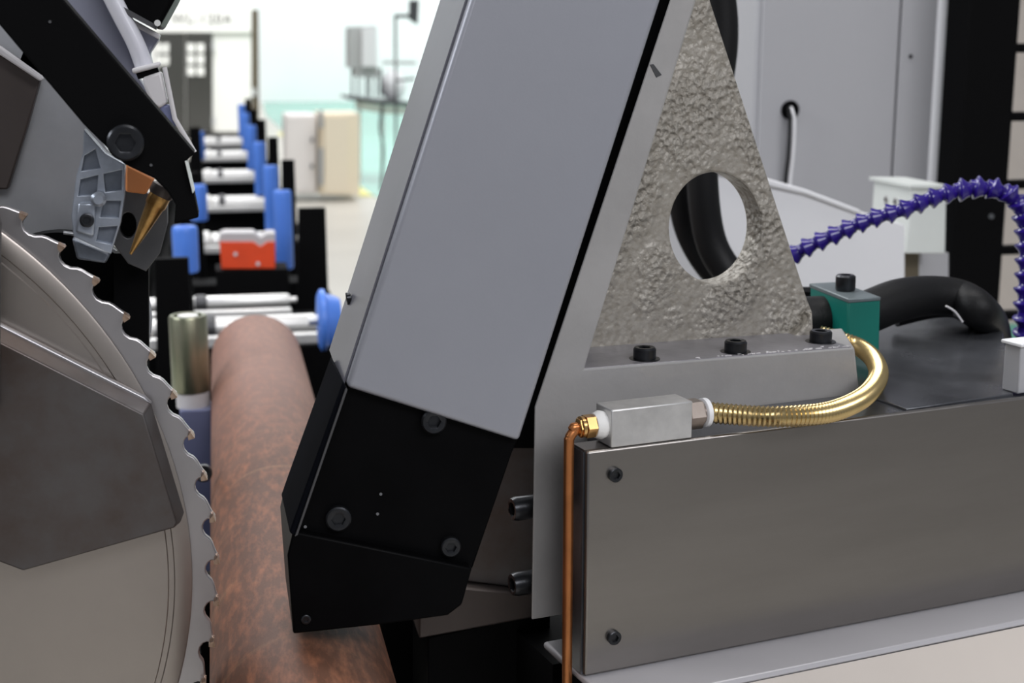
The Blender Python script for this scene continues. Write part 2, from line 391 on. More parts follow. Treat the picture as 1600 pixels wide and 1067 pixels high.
tx = bpy.data.curves.new('t', 'FONT'); tx.body = 'WL-120A'; tx.size = 0.30; tx.extrude = 0.004; tx.space_character = 1.12
to = bpy.data.objects.new('t', tx); C.objects.link(to)
tm = bpy.data.meshes.new_from_object(to.evaluated_get(bpy.context.evaluated_depsgraph_get())); bpy.data.objects.remove(to)
xs = [v.co.x for v in tm.vertices]; s = (W(363, 30, 19.9) - W(268, 30, 19.9)).length / (max(xs) - min(xs))
tp = W(268, 36, 19.915)
tm.transform(Matrix.Translation(tp) @ Matrix.Rotation(PI / 2, 4, 'X') @ Matrix.Scale(s, 4)); tm.materials.clear()
obj('lettering', tm, M['lettering'], bt)

pl = thing('hall_pillar', W(399, 200, 19), 'narrow brown-grey upright pillar beside the white booth', 'pillar')
bY('shaft', [(393, 15), (404, 15), (405, 212), (393, 212)], 18.9, .15, 'pillar', pl)
bY('foot_bracket', [(392, 138), (400, 138), (400, 150), (392, 150)], 18.87, .03, 'lightgrey', pl)

# cabinets in the far hall
cb = thing('storage_cabinet', W(470, 302, 11.6), 'pinkish white floor cabinet left of the peach one', 'cabinet')
bY('body', [(446, 180), (495, 180), (495, 303), (446, 301)], 11.7, .55, 'pinkwhite', cb)
bY('door', [(448, 183), (493, 183), (493, 299), (448, 298)], 11.66, .04, 'pinkwhite', cb)
for y in (219, 260): bY('latch', [(486, y - 3), (490, y - 3), (490, y + 3), (486, y + 3)], 11.62, .04, 'darkgrey', cb)
cb = thing('storage_cabinet', W(530, 305, 11.5), 'peach coloured floor cabinet standing in the far hall', 'cabinet')
bY('body', [(499, 178), (562, 178), (562, 305), (499, 304)], 11.6, .6, 'beige', cb)
bY('door', [(507, 182), (546, 182), (546, 301), (507, 301)], 11.56, .04, 'beige', cb)
bY('hinge', [(499, 172), (505, 172), (505, 200), (499, 200)], 11.55, .05, 'lightgrey', cb)
bY('hinge', [(499, 232), (505, 232), (505, 290), (499, 290)], 11.55, .05, 'lightgrey', cb)

# bench machine on a dark table top by the far wall
wb = thing('work_bench', W(585, 260, 13.0), 'long workbench with a dark top in the far hall', 'bench')
bY('bench_top', [(546, 152), (600, 158), (640, 160), (640, 165), (600, 164), (546, 156)], 13.0, .9, 'darkgrey', wb)
bY('apron', [(556, 157), (600, 165), (640, 166), (640, 180), (600, 178), (556, 170)], 13.1, .05, 'pinkwhite', wb)
for x in (560, 596, 636): bY('leg', [(x, 160), (x + 4, 160), (x + 4, 282), (x, 282)], 13.1, .04, 'lightgrey', wb)
bm_ = thing('bench_machine', W(565, 153, 13.1), 'grey and white box machine on four dark stilts on the far bench', 'machine')
bY('housing', [(546, 42), (588, 40), (590, 106), (546, 106)], 13.2, .4, 'lightgrey', bm_)
bY('door', [(566, 44), (587, 42), (590, 104), (566, 104)], 13.14, .06, 'white', bm_)
bY('tray', [(556, 107), (594, 107), (594, 122), (558, 120)], 13.2, .3, 'lightgrey', bm_)
for x in (549, 559, 571, 577, 587, 594): bY('stilt', [(x, 106), (x + 3, 106), (x + 3, 151), (x, 151)], 13.25, .03, 'darkgrey', bm_)
st = thing('equipment_stand', W(620, 290, 11.8), 'thin dark upright stand with two side arms beyond the grey cover', 'stand')
bY('post', [(616, 22), (620, 22), (621, 296), (618, 296)], 11.8, .03, 'darkgrey', st)
bY('arm', [(616, 22), (650, 22), (650, 28), (616, 28)], 11.77, .03, 'darkgrey', st)
bY('arm', [(598, 95), (650, 96), (650, 101), (598, 100)], 11.77, .03, 'lightgrey', st)
bY('arm', [(618, 124), (648, 121), (648, 125), (618, 128)], 11.77, .03, 'darkgrey', st)
bY('hanging_box', [(641, 0), (655, 0), (653, 38), (641, 30)], 11.7, .1, 'darkgrey', st)
sk = lathe([(0, .02), (.02, .09), (.10, .12), (.2, .10), (.28, .04)], (lambda q: Vector((q.x, 13.45, q.z + .003)))(W(624, 158.5, 13.0)), UZ, 20)
obj('plastic_sack', sk, M['white'], None, 'rounded white sack slumped on the far bench', 'sack')
fc = [W(x, y, 12.0) for x, y in ((597, 165), (594, 200), (599, 235), (595, 299))]
obj('hanging_cable', sweep(spline(fc), .012, 6), M['darkgrey'], None, 'thin dark cable dangling from the far bench edge', 'cable')

# ================================================================== ROLLER CONVEYOR
zc = CAM.z
cf = thing('conveyor_frame', Vector((0.03, 3.2, 0)), 'long black conveyor frame with cross beams under the rollers', 'conveyor')
obj('bed_plate', box(-.15, .175, .98, 6.0, zc - .475, zc - .465), M['blackpaint'], cf)
for s, x in ((0, -.15), (1, .16)):
    obj('side_rail', box(x, x + .015, .98, 6.0, zc - .5, zc - .405), M['blackpaint'], cf)
for y in (1.1, 3.2, 5.8):
    for x in (-.13, .12): obj('leg', box(x, x + .04, y, y + .04, 0, zc - .475), M['blackpaint'], cf)
stations = [2.31, 2.80, 3.5, 4.25, 5.05, 5.8]
for Y in stations + [1.80, 1.98]:
    obj('cross_beam', box(-.10, .155, Y + .03, Y + .10, zc - .475, zc - .385), M['blackpaint'], cf, bevel=.002)
DX = -.013
def roller_cross(Y, label, x0=-.055, x1=.155, r=.017, z=None):
    x0 += DX; x1 += DX
    z = zc - .375 if z is None else z
    t = thing('support_roller', Vector((.05, Y, z - r)), label, 'roller', 'cross rollers along the conveyor')
    obj('shaft', cyl(Vector((x0 - .02, Y, z)), Vector((x1 + .01, Y, z)), r * .45, 12), M['chrome'], t)
    obj('roller_tube', lathe([(0, r * .8), (.004, r), (x1 - x0 - .05, r), (x1 - x0 - .046, r * .7), (x1 - x0 - .04, r * .7), (x1 - x0 - .038, r), (x1 - x0 - .002, r), (x1 - x0, r * .8)], Vector((x1, Y, z)), -XA, 20), M['chrome'], t)
    obj('tie_bar', box(x0, x1, Y - .056, Y - .044, z - .016, z - .002), M['chrome'], t, bevel=.002)
    for xx in (x0 + .03, x0 + .065):
        obj('roller_collar', lathe([(0, r * 1.0), (.002, r * 1.25), (.014, r * 1.25), (.016, r)], Vector((xx, Y, z)), XA, 16), M['chrome'] if xx < x0 + .05 else M['grey'], t)
    return t
ords = ['first', 'second', 'third', 'fourth', 'fifth', 'farthest']
def guide(Y, X, ztop, h, r, label, grp, mk='blue'):
    X += DX
    t = thing('guide_roller', Vector((X, Y, zc + ztop - h)), label, 'roller', grp)
    obj('sleeve', lathe([(0, r * .9), (.003, r), (h - .006, r), (h - .002, r * .96), (h, r * .86), (h, r * .4), (h - .006, r * .38)], Vector((X, Y, zc + ztop - h)), UZ, 28), M[mk], t)
    obj('axle_foot', cyl(Vector((X, Y, zc - .475 + .01)), Vector((X, Y, zc + ztop - h + .003)), r * .45, 12), M['black'], t)
    return t
def bracket(Y, X, wdt, ztop, label, grp='upright black brackets beside the blue rollers', slope=.006):
    X += DX
    me = prism([Vector((X - wdt / 2, Y, zc - .46)), Vector((X + wdt / 2, Y, zc - .46)), Vector((X + wdt / 2 - .001, Y, zc + ztop)), Vector((X - wdt / 2 + slope, Y, zc + ztop))], YA * .012)
    t = obj('upright_bracket', me, M['blackpaint'], None, label, 'bracket', grp, bevel=.001)
    return t
cnt = {0: 'nearest', 1: 'second', 2: 'third', 3: 'fourth', 4: 'fifth', 5: 'sixth'}
for i, Y in enumerate(stations):
    o_ = cnt[i]
    if i: roller_cross(Y, f'polished steel cross roller, {o_} one down the conveyor behind the orange block')
    guide(Y, .113, -.229, .128, .0145, f'tall blue vertical roller, {o_} in the right-hand row', 'blue rollers in the right-hand row')
for i, (Y, zt) in enumerate([(2.56, -.2), (3.22, -.2), (4.0, -.2), (4.8, -.205), (5.6, -.2)]):
    bracket(Y, .133, .03, zt, f'black upright bracket behind the {cnt[i]} tall blue right-hand roller')
bracket(2.14, W(486, 400, 2.14).x + .013, .050, -.240, 'big black tapered upright bracket right of the orange block', slope=.008)
guide(1.86, -.033, -.228, .060, .0165, 'short blue vertical roller behind the black plate on the left', 'blue rollers in the left-hand row')
guide(2.42, -.022, -.228, .06, .0145, 'blue left-hand roller half hidden behind the slanting black bar', 'blue rollers in the left-hand row')
guide(3.95, -.035, -.228, .075, .0145, 'small blue roller far down the left-hand row', 'blue rollers in the left-hand row')
bracket(3.75, -.045, .035, -.205, 'black bracket by the farthest left-hand blue roller, below the dark booth door')
bracket(2.75, -.034, .024, -.235, 'narrow black bracket on the left beyond the slanting bar tip')
bracket(1.60, -.045, .044, -.232, 'black upright plate standing left of the olive post')
# near cross rollers
roller_cross(1.80, 'thick polished steel cross roller just beyond the pipe end', W(235, 512, 1.8).x + .013, W(494, 508, 1.8).x + .013, .0125, W(400, 508, 1.8).z)
roller_cross(1.95, 'thinner polished steel cross roller behind the thick one', W(228, 466, 1.95).x + .013, W(452, 466, 1.95).x + .013, .009, W(400, 470, 1.95).z)
t = thing('side_wheel', W(512, 545, 1.62), 'blue flanged wheel tucked against the grey cover edge', 'wheel')
obj('rim', lathe([(0, .030), (.003, .036), (.008, .036), (.010, .031), (.022, .027), (.026, .024)], (W(502, 500, 1.62) - XA * .004), XA, 40), M['blue'], t)
obj('hub', lathe([(0, .006), (.008, .006), (.012, .006)], (W(498, 500, 1.62) - XA * .012), XA, 20), M['chrome'], t)
# orange v-block
t = thing('vee_block', W(385, 418, 2.12), 'orange-red block with notched bare top between the blue rollers', 'block')
vo = [(343, 378), (396, 378), (407, 386), (418, 378), (430, 378), (430, 420), (346, 420)]
obj('painted_body', pY(vo, 2.10, .05), M['redorange'], t, bevel=.001)
vt = [(345, 366), (352, 364), (397, 364), (407, 372), (418, 365), (430, 365), (430, 379), (418, 379), (407, 387), (396, 379), (342, 379)]
obj('bare_top', pY(vt, 2.104, .046), M['blocktop'], t)
for x, y in ((368, 397), (403, 412)): obj('screw_dot', cyl(W(x, y, 2.097), W(x, y, 2.102), .003, 10), M['blocktop'], t)
t2 = obj('block_rest', box(-.01, .095, 2.09, 2.16, zc - .4648, W(385, 420, 2.1).z - .0005), M['blackpaint'], None, 'black rest under the orange-red block', 'support')
bx = thing('hall_trolley', W(530, 440, 3.6), 'orange crate trolley glimpsed on the hall floor beyond the conveyor', 'trolley')
bx.location = Vector((.56, 4.6, 0)); bx['wl'] = tuple(bx.location)
obj('crate', box(.46, .72, 4.5, 4.8, .42, .50), M['orange'], bx, bevel=.01)
obj('undercarriage', box(.45, .74, 4.48, 4.82, .30, .42), M['darkgrey'], bx, bevel=.01)
for xx in (.48, .68): obj('leg', box(xx, xx + .03, 4.55, 4.6, 0, .30), M['darkgrey'], bx)
# olive post
t = thing('clamp_post', Vector((-.018, 1.24, zc - .36)), 'olive steel post on a slate blue block left of the pipe', 'post')
obj('steel_sleeve', lathe([(0, .0155), (.002, .0165), (.066, .0165), (.068, .0155), (.068, .0125), (.060, .012)], Vector((-.0315, 1.24, zc - .298)), UZ, 36), M['olive'], t)
obj('cap_screw', lathe([(0, .009), (.006, .009), (.0065, .005)], Vector((-.0315, 1.24, zc - .236)), UZ, 20), M['chrome'], t)
obj('collar', cyl(Vector((-.0305, 1.24, zc - .312)), Vector((-.0305, 1.24, zc - .298)), .0145, 32), M['palefit'], t)
obj('base_block', box(-.0420, -.015, 1.223, 1.255, zc - .47, zc - .3115), M['slate'], t, bevel=.001)
# bolt beside blade
t = thing('machine_base', Vector((.1, .7, 0)), 'dark steel machine base below the blade and clamp', 'base')
obj('plinth', box(-.25, .13, .61, .97, 0, .735), M['blackpaint'], t, bevel=.004)
obj('gap_filler', box(.085, .165, .80, .83, .62, .935), M['blackpaint'], t, bevel=.003)  # dark block added so no bright floor shows beside the pipe
socket_bolt(W(318, 738, .95), Vector((0, -1, .2)), .006, .008, M['bolt'], t)
for xx in (-.001, .07):
    pass
# pipe
pr = .045
def ang(px, py): d = ray(px, py); return math.atan2(d.x, -d.z)
aL, aR = ang(329, 800), ang(600, 1000)
dist = pr / math.sin((aR - aL) / 2); am = (aL + aR) / 2
pc = Vector((math.sin(am) * dist, .50, zc - math.cos(am) * dist)); PX = pc.x; PZc = pc.z
print('PIPE', pc - CAM)
prof_out = [(0, pr - .001), (.001, pr), (.925, pr), (.928, pr - .002)]
pipe = lathe(prof_out + [(.928, pr - .012), (.60, pr - .012), (.0, pr - .012)], pc, YA, 96, cap=False)
obj('steel_pipe', pipe, M['pipe'], None, 'round red-brown steel pipe lying between blade and black clamp', 'pipe')
for Y in (1.30, .90):
    zb_ = .7352 if Y < 1 else zc - .4648
    q = [(-.055, zb_), (.055, zb_), (.055, PZc - .035), (.030, PZc - .0345), (.0, PZc - .0465), (-.030, PZc - .0345), (-.055, PZc - .035)]
    if Y > 1: q = [(max(a, -.044), b) for a, b in q]
    obj('pipe_rest', prism([Vector((PX + a, Y, b)) for a, b in q], YA * .02), M['black'], None, 'black notched rest under the ' + ('far end' if Y > 1 else 'middle') + ' of the pipe', 'support')

# ================================================================== SAW BLADE
YB = .64; S = YB / math.cos(0) / F
bc = W(-447, 930, YB)
Rb = (W(343, 930, YB) - bc).length
NT = 66; u = Rb / 790
pts = []
prof = [(0, 0), (.035, -3.5), (.035, -14), (.08, -19), (.18, -23), (.30, -23.5), (.42, -20), (.52, -13), (.62, -9.5), (.75, -7), (.88, -4), (.97, -.6)]
a0 = math.atan2(1.0, 790)   # a tip at row 929
pitch = 2 * PI / NT
for k in range(NT):
    for f, dr_ in prof:
        a = a0 - (k + f) * pitch
        r = Rb + dr_ * u
        pts.append(bc + Vector((math.cos(a) * r, 0, math.sin(a) * r)))
sb = thing('saw_blade', bc, 'large circular saw blade with hooked teeth beside the pipe', 'saw blade')
hub = [bc + Vector((math.cos(a) * .03, 0, math.sin(a) * .03)) for a in [2 * PI * i / 48 for i in range(48)]]
obj('blade_disc', plate([pts[::-1], hub], bc, XA, UZ, -.0042 if False else .0042, .0006), M['blade'], sb)
obj('hub_disc', lathe([(0, 744 * u), (.0016, 744 * u), (.002, 741 * u), (.002, 716 * u), (.0014, 714 * u), (.0014, 706 * u), (.002, 704 * u), (.002, .05)], bc + YA * -.0005, -YA, 160), M['bladein'], sb)
def tip_mesh():
    a = 0.0; q = []
    out = [(0, 0), (.0, -13), (-.13, -13.5), (-.17, -2.4)]
    for f, dr_ in [(.03, .6), (.03, -10), (-.06, -9), (-.13, -2.2)]:
        an = -(f) * pitch; r = Rb + dr_ * u
        q.append(Vector((math.cos(an) * r, -.0056, math.sin(an) * r)))
    return prism(q, YA * .0070)
tm0 = tip_mesh(); tm0.name = 'carbide_tip'; tm0.materials.append(M['tip'])
for k in range(NT):
    o_ = bpy.data.objects.new('carbide_tip', tm0); C.objects.link(o_); o_.parent = sb; o_.rotation_euler = (0, -(a0 - k * pitch), 0)
obj('arbor', cyl(bc - YA * .03, bc + YA * .12, .028, 32, .002), M['grey'], sb)

# gearbox in front of the blade
gb = thing('gearbox_housing', W(100, 900, .63), 'stained grey angular gearbox plate in front of the saw blade', 'gearbox')
gp = [(-260, 398), (0, 508), (236, 628), (288, 800), (282, 816), (42, 884), (0, 868), (-260, 760)]
obj('cover_plate', frustum(gp, .6195, .0145, .0030), M['gear'], gb, bevel=.0006)
gl = [(-260, 396), (0, 506), (226, 620), (238, 631), (226, 640), (0, 528), (-260, 420)]
obj('bevel_strip', prism([W(x, y, .6325) for x, y in gl], YA * .004), M['gearedge'], gb, bevel=.0008)
obj('gear_case', pY([(-330, 330), (-120, 430), (-120, 860), (-330, 860)], .45, .17), M['gear'], gb, bevel=.004)
obj('pedestal', box(-.60, -.26, .40, .60, .0, zc - .18), M['blackpaint'], gb)

# black disc guard behind blade
t = thing('blade_guard_disc', W(100, 620, .675), 'black round disc with a bare metal rim behind the saw teeth', 'guard')
c0 = W(96, 497, .675); r0 = 131 / F * .675
obj('disc', lathe([(0, r0), (.012, r0)], c0, YA, 72), M['black'], t)
bm = bmesh.new(); rim = []
for i in range(41):
    a = math.radians(-75 + i * 4); rim.append(c0 + Vector((math.cos(a) * r0, -.0005, math.sin(a) * r0)))
bm.free(); obj('rim', sweep(rim, .0009, 8), M['guard'], t)
obj('arm', box(-.12, -.07, .6871, .6896, .7355, c0.z + .02), M['black'], t)

# guard plates behind the slanting black bar, upper left
t = thing('blade_guard', W(60, 300, .69), 'satin steel blade guard with a brown panel, under the black bar', 'guard')
obj('side_sheet', pY([(40, 60), (135, 190), (172, 240), (150, 300), (150, 560), (-40, 400), (-40, 280)], .690, .010), M['guard'], t, bevel=.001)
obj('brown_panel', pY([(-70, 45), (0, 85), (63, 124), (42, 200), (12, 296), (-70, 296)], .682, .007), M['brown'], t, bevel=.0008)
obj('folded_edge', pY([(-70, 36), (0, 73), (64, 119), (67, 125), (62, 127), (0, 86), (-70, 48)], .676, .008), M['palefit'], t, bevel=.0008)
obj('upper_sheet', pY([(-70, -60), (20, 50), (72, 122), (66, 120), (0, 76), (-70, 40)], .690, .006), M['guard'], t)
obj('hanger', box(-.16, -.11, .700, .712, .7355, zc + .05), M['blackpaint'], t)

# blue-grey housing + conduit, right of black bar
t = thing('motor_housing', W(180, 110, .66), 'blue-grey motor housing with a dark top behind the black bar', 'motor')
obj('left_panel', pY([(20, -60), (150, -60), (214, 106), (213, 118), (235, 150), (190, 160)], .672, .02), M['guardblue'], t, bevel=.001)
obj('right_panel', pY([(170, -20), (208, 36), (249, 60), (233, 84), (238, 104), (214, 106)], .668, .02), M['guardblue'], t, bevel=.001)
obj('flange_edge', pY([(203, 28), (250, 54), (248, 62), (206, 39)], .660, .012), M['palefit'], t, bevel=.0006)
obj('motor_body', pY([(150, -60), (300, -60), (273, 0), (247, 47), (190, 18), (160, -20)], .655, .07), M['black'], t, bevel=.002)
obj('motor_seam', pY([(188, 8), (246, 40), (244, 47), (186, 16)], .652, .004), M['grey'], t)
obj('screw_head', cyl(W(246, 36, .650), W(246, 36, .656), .0014, 12), M['chrome'], t)
t = thing('conduit', W(235, 240, .655), 'pale glossy conduit with a plastic end fitting beside the black bar', 'conduit')
cp = [W(x, y, .655) for x, y in ((150, -70), (168, -20), (190, 25), (212, 68), (226, 106))]
obj('tube', sweep(spline(cp), .0040, 18), M['lamphose'], t)
obj('flange', pY([(205, 107), (250, 96), (251, 104), (208, 116)], .648, .012), M['palefit'], t, bevel=.001)
obj('seal', pY([(212, 114), (246, 105), (250, 116), (216, 124)], .650, .009), M['black'], t)
obj('end_fitting', pY([(222, 121), (252, 111), (262, 160), (250, 170), (238, 165), (226, 138)], .649, .011), M['palefit'], t, bevel=.0012)
obj('gland', pY([(248, 168), (264, 162), (276, 198), (268, 200)], .650, .008), M['slate'], t, bevel=.001)
obj('guide_rod', sweep([W(x, y, .648) for x, y in ((257, 105), (262, 130), (273, 185), (304, 238))], .0011, 10), M['palefit'], t)

# slanting black bar with bolt
t = thing('slanting_bar', W(280, 345, .60), 'thick black bar slanting down from the upper left corner', 'bar')
obj('bar', pY([(-60, -190), (-2, -120), (100, 0), (305, 240), (290, 252), (303, 300), (311, 340), (272, 350), (274, 320), (262, 300), (241, 279), (195, 257), (161, 225), (131, 195), (0, 40), (-60, -30)], .600, .018), M['blackpaint'], t, bevel=.0008)
obj('bare_edge', pY([(289, 252), (293, 252), (304, 298), (301, 302)], .597, .010), M['offwhite'], t)
socket_bolt(W(197, 222, .600), -YA, 27 / F * .6, .006, M['bolt'], t, 'large socket head bolt', )
for x, y in ((78, 34), (236, 258)): obj('pin', cyl(W(x, y, .5994), W(x, y, .601), .0006, 10), M['grey'], t)

# ribbed casting
t = thing('ribbed_bracket', W(150, 405, .63), 'bluish cast bracket with recessed pockets and a screw', 'bracket')
def q1(l): return [W(x / 2.667, y / 2.667, .620) for x, y in l]
outer = [(350, 540), (440, 640), (520, 685), (518, 820), (502, 930), (462, 1058), (400, 1030), (306, 985), (296, 900), (318, 730), (345, 640)]
cells = [[(432, 725), (508, 708), (506, 792), (440, 800)], [(432, 836), (503, 838), (494, 908), (418, 904)], [(412, 948), (488, 942), (466, 1018), (402, 1004)],
         [(336, 748), (408, 730), (402, 812), (326, 816)], [(352, 650), (396, 622), (418, 700), (340, 712)]]
obj('rib_frame', plate([q1(outer)] + [q1(c) for c in cells], W(150, 300, .620), XA, UZ, .009, .0004), M['castalu'], t)
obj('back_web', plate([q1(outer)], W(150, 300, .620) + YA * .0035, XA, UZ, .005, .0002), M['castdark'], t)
obj('screw_boss', prism([p - YA * .0025 for p in q1([(328, 842), (404, 842), (394, 985), (316, 965)])], YA * .006), M['castalu'], t, bevel=.001)
socket_bolt(W(136, 344, .6165), -YA, .0030, .0015, M['bolt'], t)
obj('foot_tab', pY([(112, 372), (172, 398), (165, 412), (120, 405)], .632, .008), M['castdark'], t, bevel=.001)
obj('lug', lathe([(0, .003), (.004, .0032), (.005, .002)], W(155, 310, .6185), -YA, 16), M['castalu'], t)

# nozzle and friends
t = thing('coolant_nozzle', W(204, 397, .63), 'bronze cone nozzle pointing down from the black bar tip', 'nozzle')
p0, p1 = W(254, 298, .628), W(204, 397, .628); dv = (p1 - p0)
L = dv.length
obj('cone', lathe([(0, .0028), (.001, .0046), (L * .22, .0046), (L * .25, .0040), (L * .6, .0026), (L, .0006)], p0, dv, 28), M['gold'], t)
obj('collar', lathe([(0, .0035), (.001, .0054), (.0045, .0054), (.0055, .0048)], p0 - dv.normalized() * .003, dv, 12), M['brown'], t)
t = obj('orange_wedge', pY([(196, 256), (242, 280), (228, 304), (196, 300)], .640, .012), M['orange'], None, 'small orange wedge between the bolt and the bronze nozzle', 'wedge', bevel=.001)
t = thing('nozzle_plate', W(220, 418, .65), 'dark grey slotted plate behind the bronze nozzle', 'plate')
def ell(cx, cy, rx, ry, n=40): return [(cx + rx * math.cos(2 * PI * i / n), cy + ry * math.sin(2 * PI * i / n)) for i in range(n)]
wl = [W(x, y, .650) for x, y in [(184, 296), (228, 300), (262, 318), (262, 350), (250, 396), (228, 424), (200, 412), (176, 380)]]
wl2 = [W(x, y, .650) for x, y in ell(200, 352, 13, 20)]
obj('plate', plate([wl, wl2], wl[0], XA, UZ, .006, .0005), M['grey'], t)
obj('backing', pY([(186, 325), (214, 325), (214, 380), (186, 380)], .658, .004), M['black'], t)
obj('stem', pY([(178, 396), (232, 396), (232, 560), (178, 560)], .665, .010), M['blackpaint'], t)

# ================================================================== COVER AND CLAMP HEAD
YC = .600
t = thing('leaning_press', W(620, 985, .64), 'big leaning grey sheet metal housing with a black clamp head', 'clamp')
bm = bmesh.new()
fp = [W(x, y, YC) for x, y in ((773, -120), (1071, -120), (811, 690), (541, 605))]
obj('arm_cover', prism(fp, YA * .076), M['cover'], t, bevel=.0022, seg=4)
sp_ = [W(x, y, YC + .02) for x, y in ((768, -120), (537, 604))]
# thin side sheet over the left flank, slightly proud, as in a folded cover
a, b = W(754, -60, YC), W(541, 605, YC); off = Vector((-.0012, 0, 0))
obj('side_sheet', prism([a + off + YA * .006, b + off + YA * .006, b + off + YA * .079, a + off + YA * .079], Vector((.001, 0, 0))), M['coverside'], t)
d_ = (b - a).normalized()
socket_bolt(b + off - d_ * .030 + YA * .062, Vector((-1, 0, -.1)), .0030, .0022, M['bolt'], t)
hp = [(545, 596), (812, 680), (801, 706), (738, 890), (455, 842), (470, 800)]
obj('head_block', pY(hp, YC + .006, .075), M['black'], t, bevel=.0010)
jp = [(458, 830), (738, 888), (722, 945), (700, 962), (600, 976), (458, 991), (449, 868)]
obj('lower_jaw', pY(jp, YC + .000, .070), M['black'], t, bevel=.0010)
spx = [(533, 598), (541, 604), (462, 836), (451, 832), (444, 800)]
me = pY([(536, 596), (542, 606), (461, 838), (452, 832)], YC - .001, .052)
for v in me.vertices:
    if v.co.y > YC + .02:
        v.co += Vector((-.0012, 0, .0008 if v.co.z < W(0, 800, YC + .05).z else 0))
obj('side_plate', me, M['blacksheet'], t, bevel=.0008)
obj('side_plate_rib', pY([(540, 607), (543, 609), (465, 836), (461, 838)], YC - .0025, .010), M['grey'], t)
for x, y, r in ((528, 808, 21), (703, 852, 17)):
    socket_bolt(W(x, y, YC + .006), -YA, r / F * .6, .0035, M['bolt'], t)
socket_bolt(W(676, 655, YC + .006), Vector((0, -1, 0)), 21 / F * .6, .0050, M['bolt'], t)
socket_bolt(W(478, 967, YC), -YA, 8 / F * .6, .0012, M['bolt'], t)
for x, y in ((595, 772), (590, 803), (477, 823)): obj('pin', cyl(W(x, y, YC + .0052), W(x, y, YC + .007), .0007, 10), M['grey'], t)
for x, y in ((499, 664), (474, 757)): pass
# wedge and blocks in the dark behind
t = obj('slit_filler', pY([(1040, -120), (1110, -120), (850, 660), (850, 700), (800, 700)], .704, .03), M['blackpaint'], None, 'added black rail seen in the slit between housing and column', 'filler')  # black piece added behind the slit so it reads dark
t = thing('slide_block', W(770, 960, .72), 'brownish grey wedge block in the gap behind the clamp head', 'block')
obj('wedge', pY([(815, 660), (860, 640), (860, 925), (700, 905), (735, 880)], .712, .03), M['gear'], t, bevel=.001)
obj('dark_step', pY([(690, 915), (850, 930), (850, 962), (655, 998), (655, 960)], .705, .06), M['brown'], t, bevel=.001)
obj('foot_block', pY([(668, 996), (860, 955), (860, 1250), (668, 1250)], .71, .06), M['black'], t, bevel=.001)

def RLc(e, d, z): p = O + E * e + N * d; return Vector((p.x, p.y, z))
# ================================================================== COLUMN CASTING
cc = thing('column_casting', O + Vector((.05, .05, -.12)), 'grey cast machine column with a pierced triangular gusset', 'machine column')
up_px = [(1088, -120), (1124, -120), (1087, 0), (912, 577), (1335, 543), (1342, 610), (1342, 900), (905, 956), (830, 969), (835, 636), (1047, 0)]
lo = [PR(x, y, 0) for x, y in up_px]
obj('front_plate', prism(lo, N * .046 + E * .026), M['cast'], cc, bevel=.0009)
# plate() extrudes towards -az = -(E x UZ) = N ; front face stays on the plane
gs = [(1100, -120), (1112, -120), (1110, 0), (1262, 468), (1270, 488), (1270, 560), (880, 590), (886, 570), (1064, 0)]
gl = [PR(x, y, .044) for x, y in gs]
hl = [PR(x, y, .044) for x, y in ell(1118.5, 356, 72, 87, 64)]
obj('gusset', plate([gl[::-1], hl], gl[0], E, UZ, .016, .0012), M['sand'], cc)
# ledge top (milled) between front plate and gusset, reaching back
z0 = PR(912, 577, 0).z; 
e0 = (PR(912, 577, 0) - O).dot(E); e1 = (PR(1335, 543, 0) - O).dot(E)
zl = min(PR(912, 577, 0).z, PR(1335, 543, 0).z)
lp = [O + E * (e0 - .003) + N * .0008, O + E * (e1 - .001) + N * .0008, O + E * (e1 - .001) + N * .085, O + E * (e0 + .03) + N * .085]
zA, zB = PR(912, 577, 0).z, PR(1335, 543, 0).z
for i, p in enumerate(lp): p.z = (zA if i in (0, 3) else zB) + .0004
obj('ledge', prism([p - UZ * .03 for p in lp], UZ * .03), M['machined'], cc, bevel=.0006)
bm = bmesh.new(); rc = random.Random(3)
for i in range(70):
    f = rc.random() ** .7; e_ = e0 + (e1 - e0) * (.38 + .62 * f); zq = zA + (zB - zA) * (e_ - e0) / (e1 - e0) + .0004
    c_ = RLc(e_, .0012 + abs(rc.gauss(0, .0016)), zq); r_ = rc.uniform(.0003, .0011)
    vs = [bm.verts.new(c_ + E * (math.cos(k * 1.05) * r_ * rc.uniform(.6, 1.7)) + N * (math.sin(k * 1.05) * r_ * rc.uniform(.4, .9))) for k in range(6)]
    tp2 = [bm.verts.new(v.co + UZ * .0003) for v in vs]
    bm.faces.new(tp2)
    for k in range(6): bm.faces.new((vs[k], vs[(k + 1) % 6], tp2[(k + 1) % 6], tp2[k]))
obj('paint_chips', bm_mesh(bm), M['palefit'], cc, kind='stuff')
# small weld fillet at gusset foot corner
fl = [PR(x, y, .036) for x, y in ((1262, 505), (1270, 488), (1272, 540), (1225, 545))]
obj('corner_fillet', prism(fl, N * .010), M['sand'], cc, bevel=.0012)
for x, y in ((1007, 562), (1149, 551), (1282, 535)):
    zz = zA + (zB - zA) * ((PR(x, y, .02) - O).dot(E) - e0) / (e1 - e0)
    p = PZ(x, y, zz)
    socket_bolt(p, UZ, 19.5 / F * p.y * .98, .0066, M['bolt'], cc, washer=True)
for y in (791, 908):
    p = PR(834, y, .012) + E * .004 
    socket_bolt(p - E * .0005, -E, 20 / F * .66, .0155, M['bolt'], cc)
obj('scribe_mark', pR([(1016, 101), (1021, 100), (1034, 117), (1026, 121)], -.0004, .001), M['grey'], cc)
obj('support_column', prism([O + E * .02 + N * .02 - UZ * (O.z - .735), O + E * .5 + N * .02 - UZ * (O.z - .735), O + E * .5 + N * .25 - UZ * (O.z - .735), O + E * .02 + N * .25 - UZ * (O.z - .735)], UZ * .2), M['blackpaint'], cc)

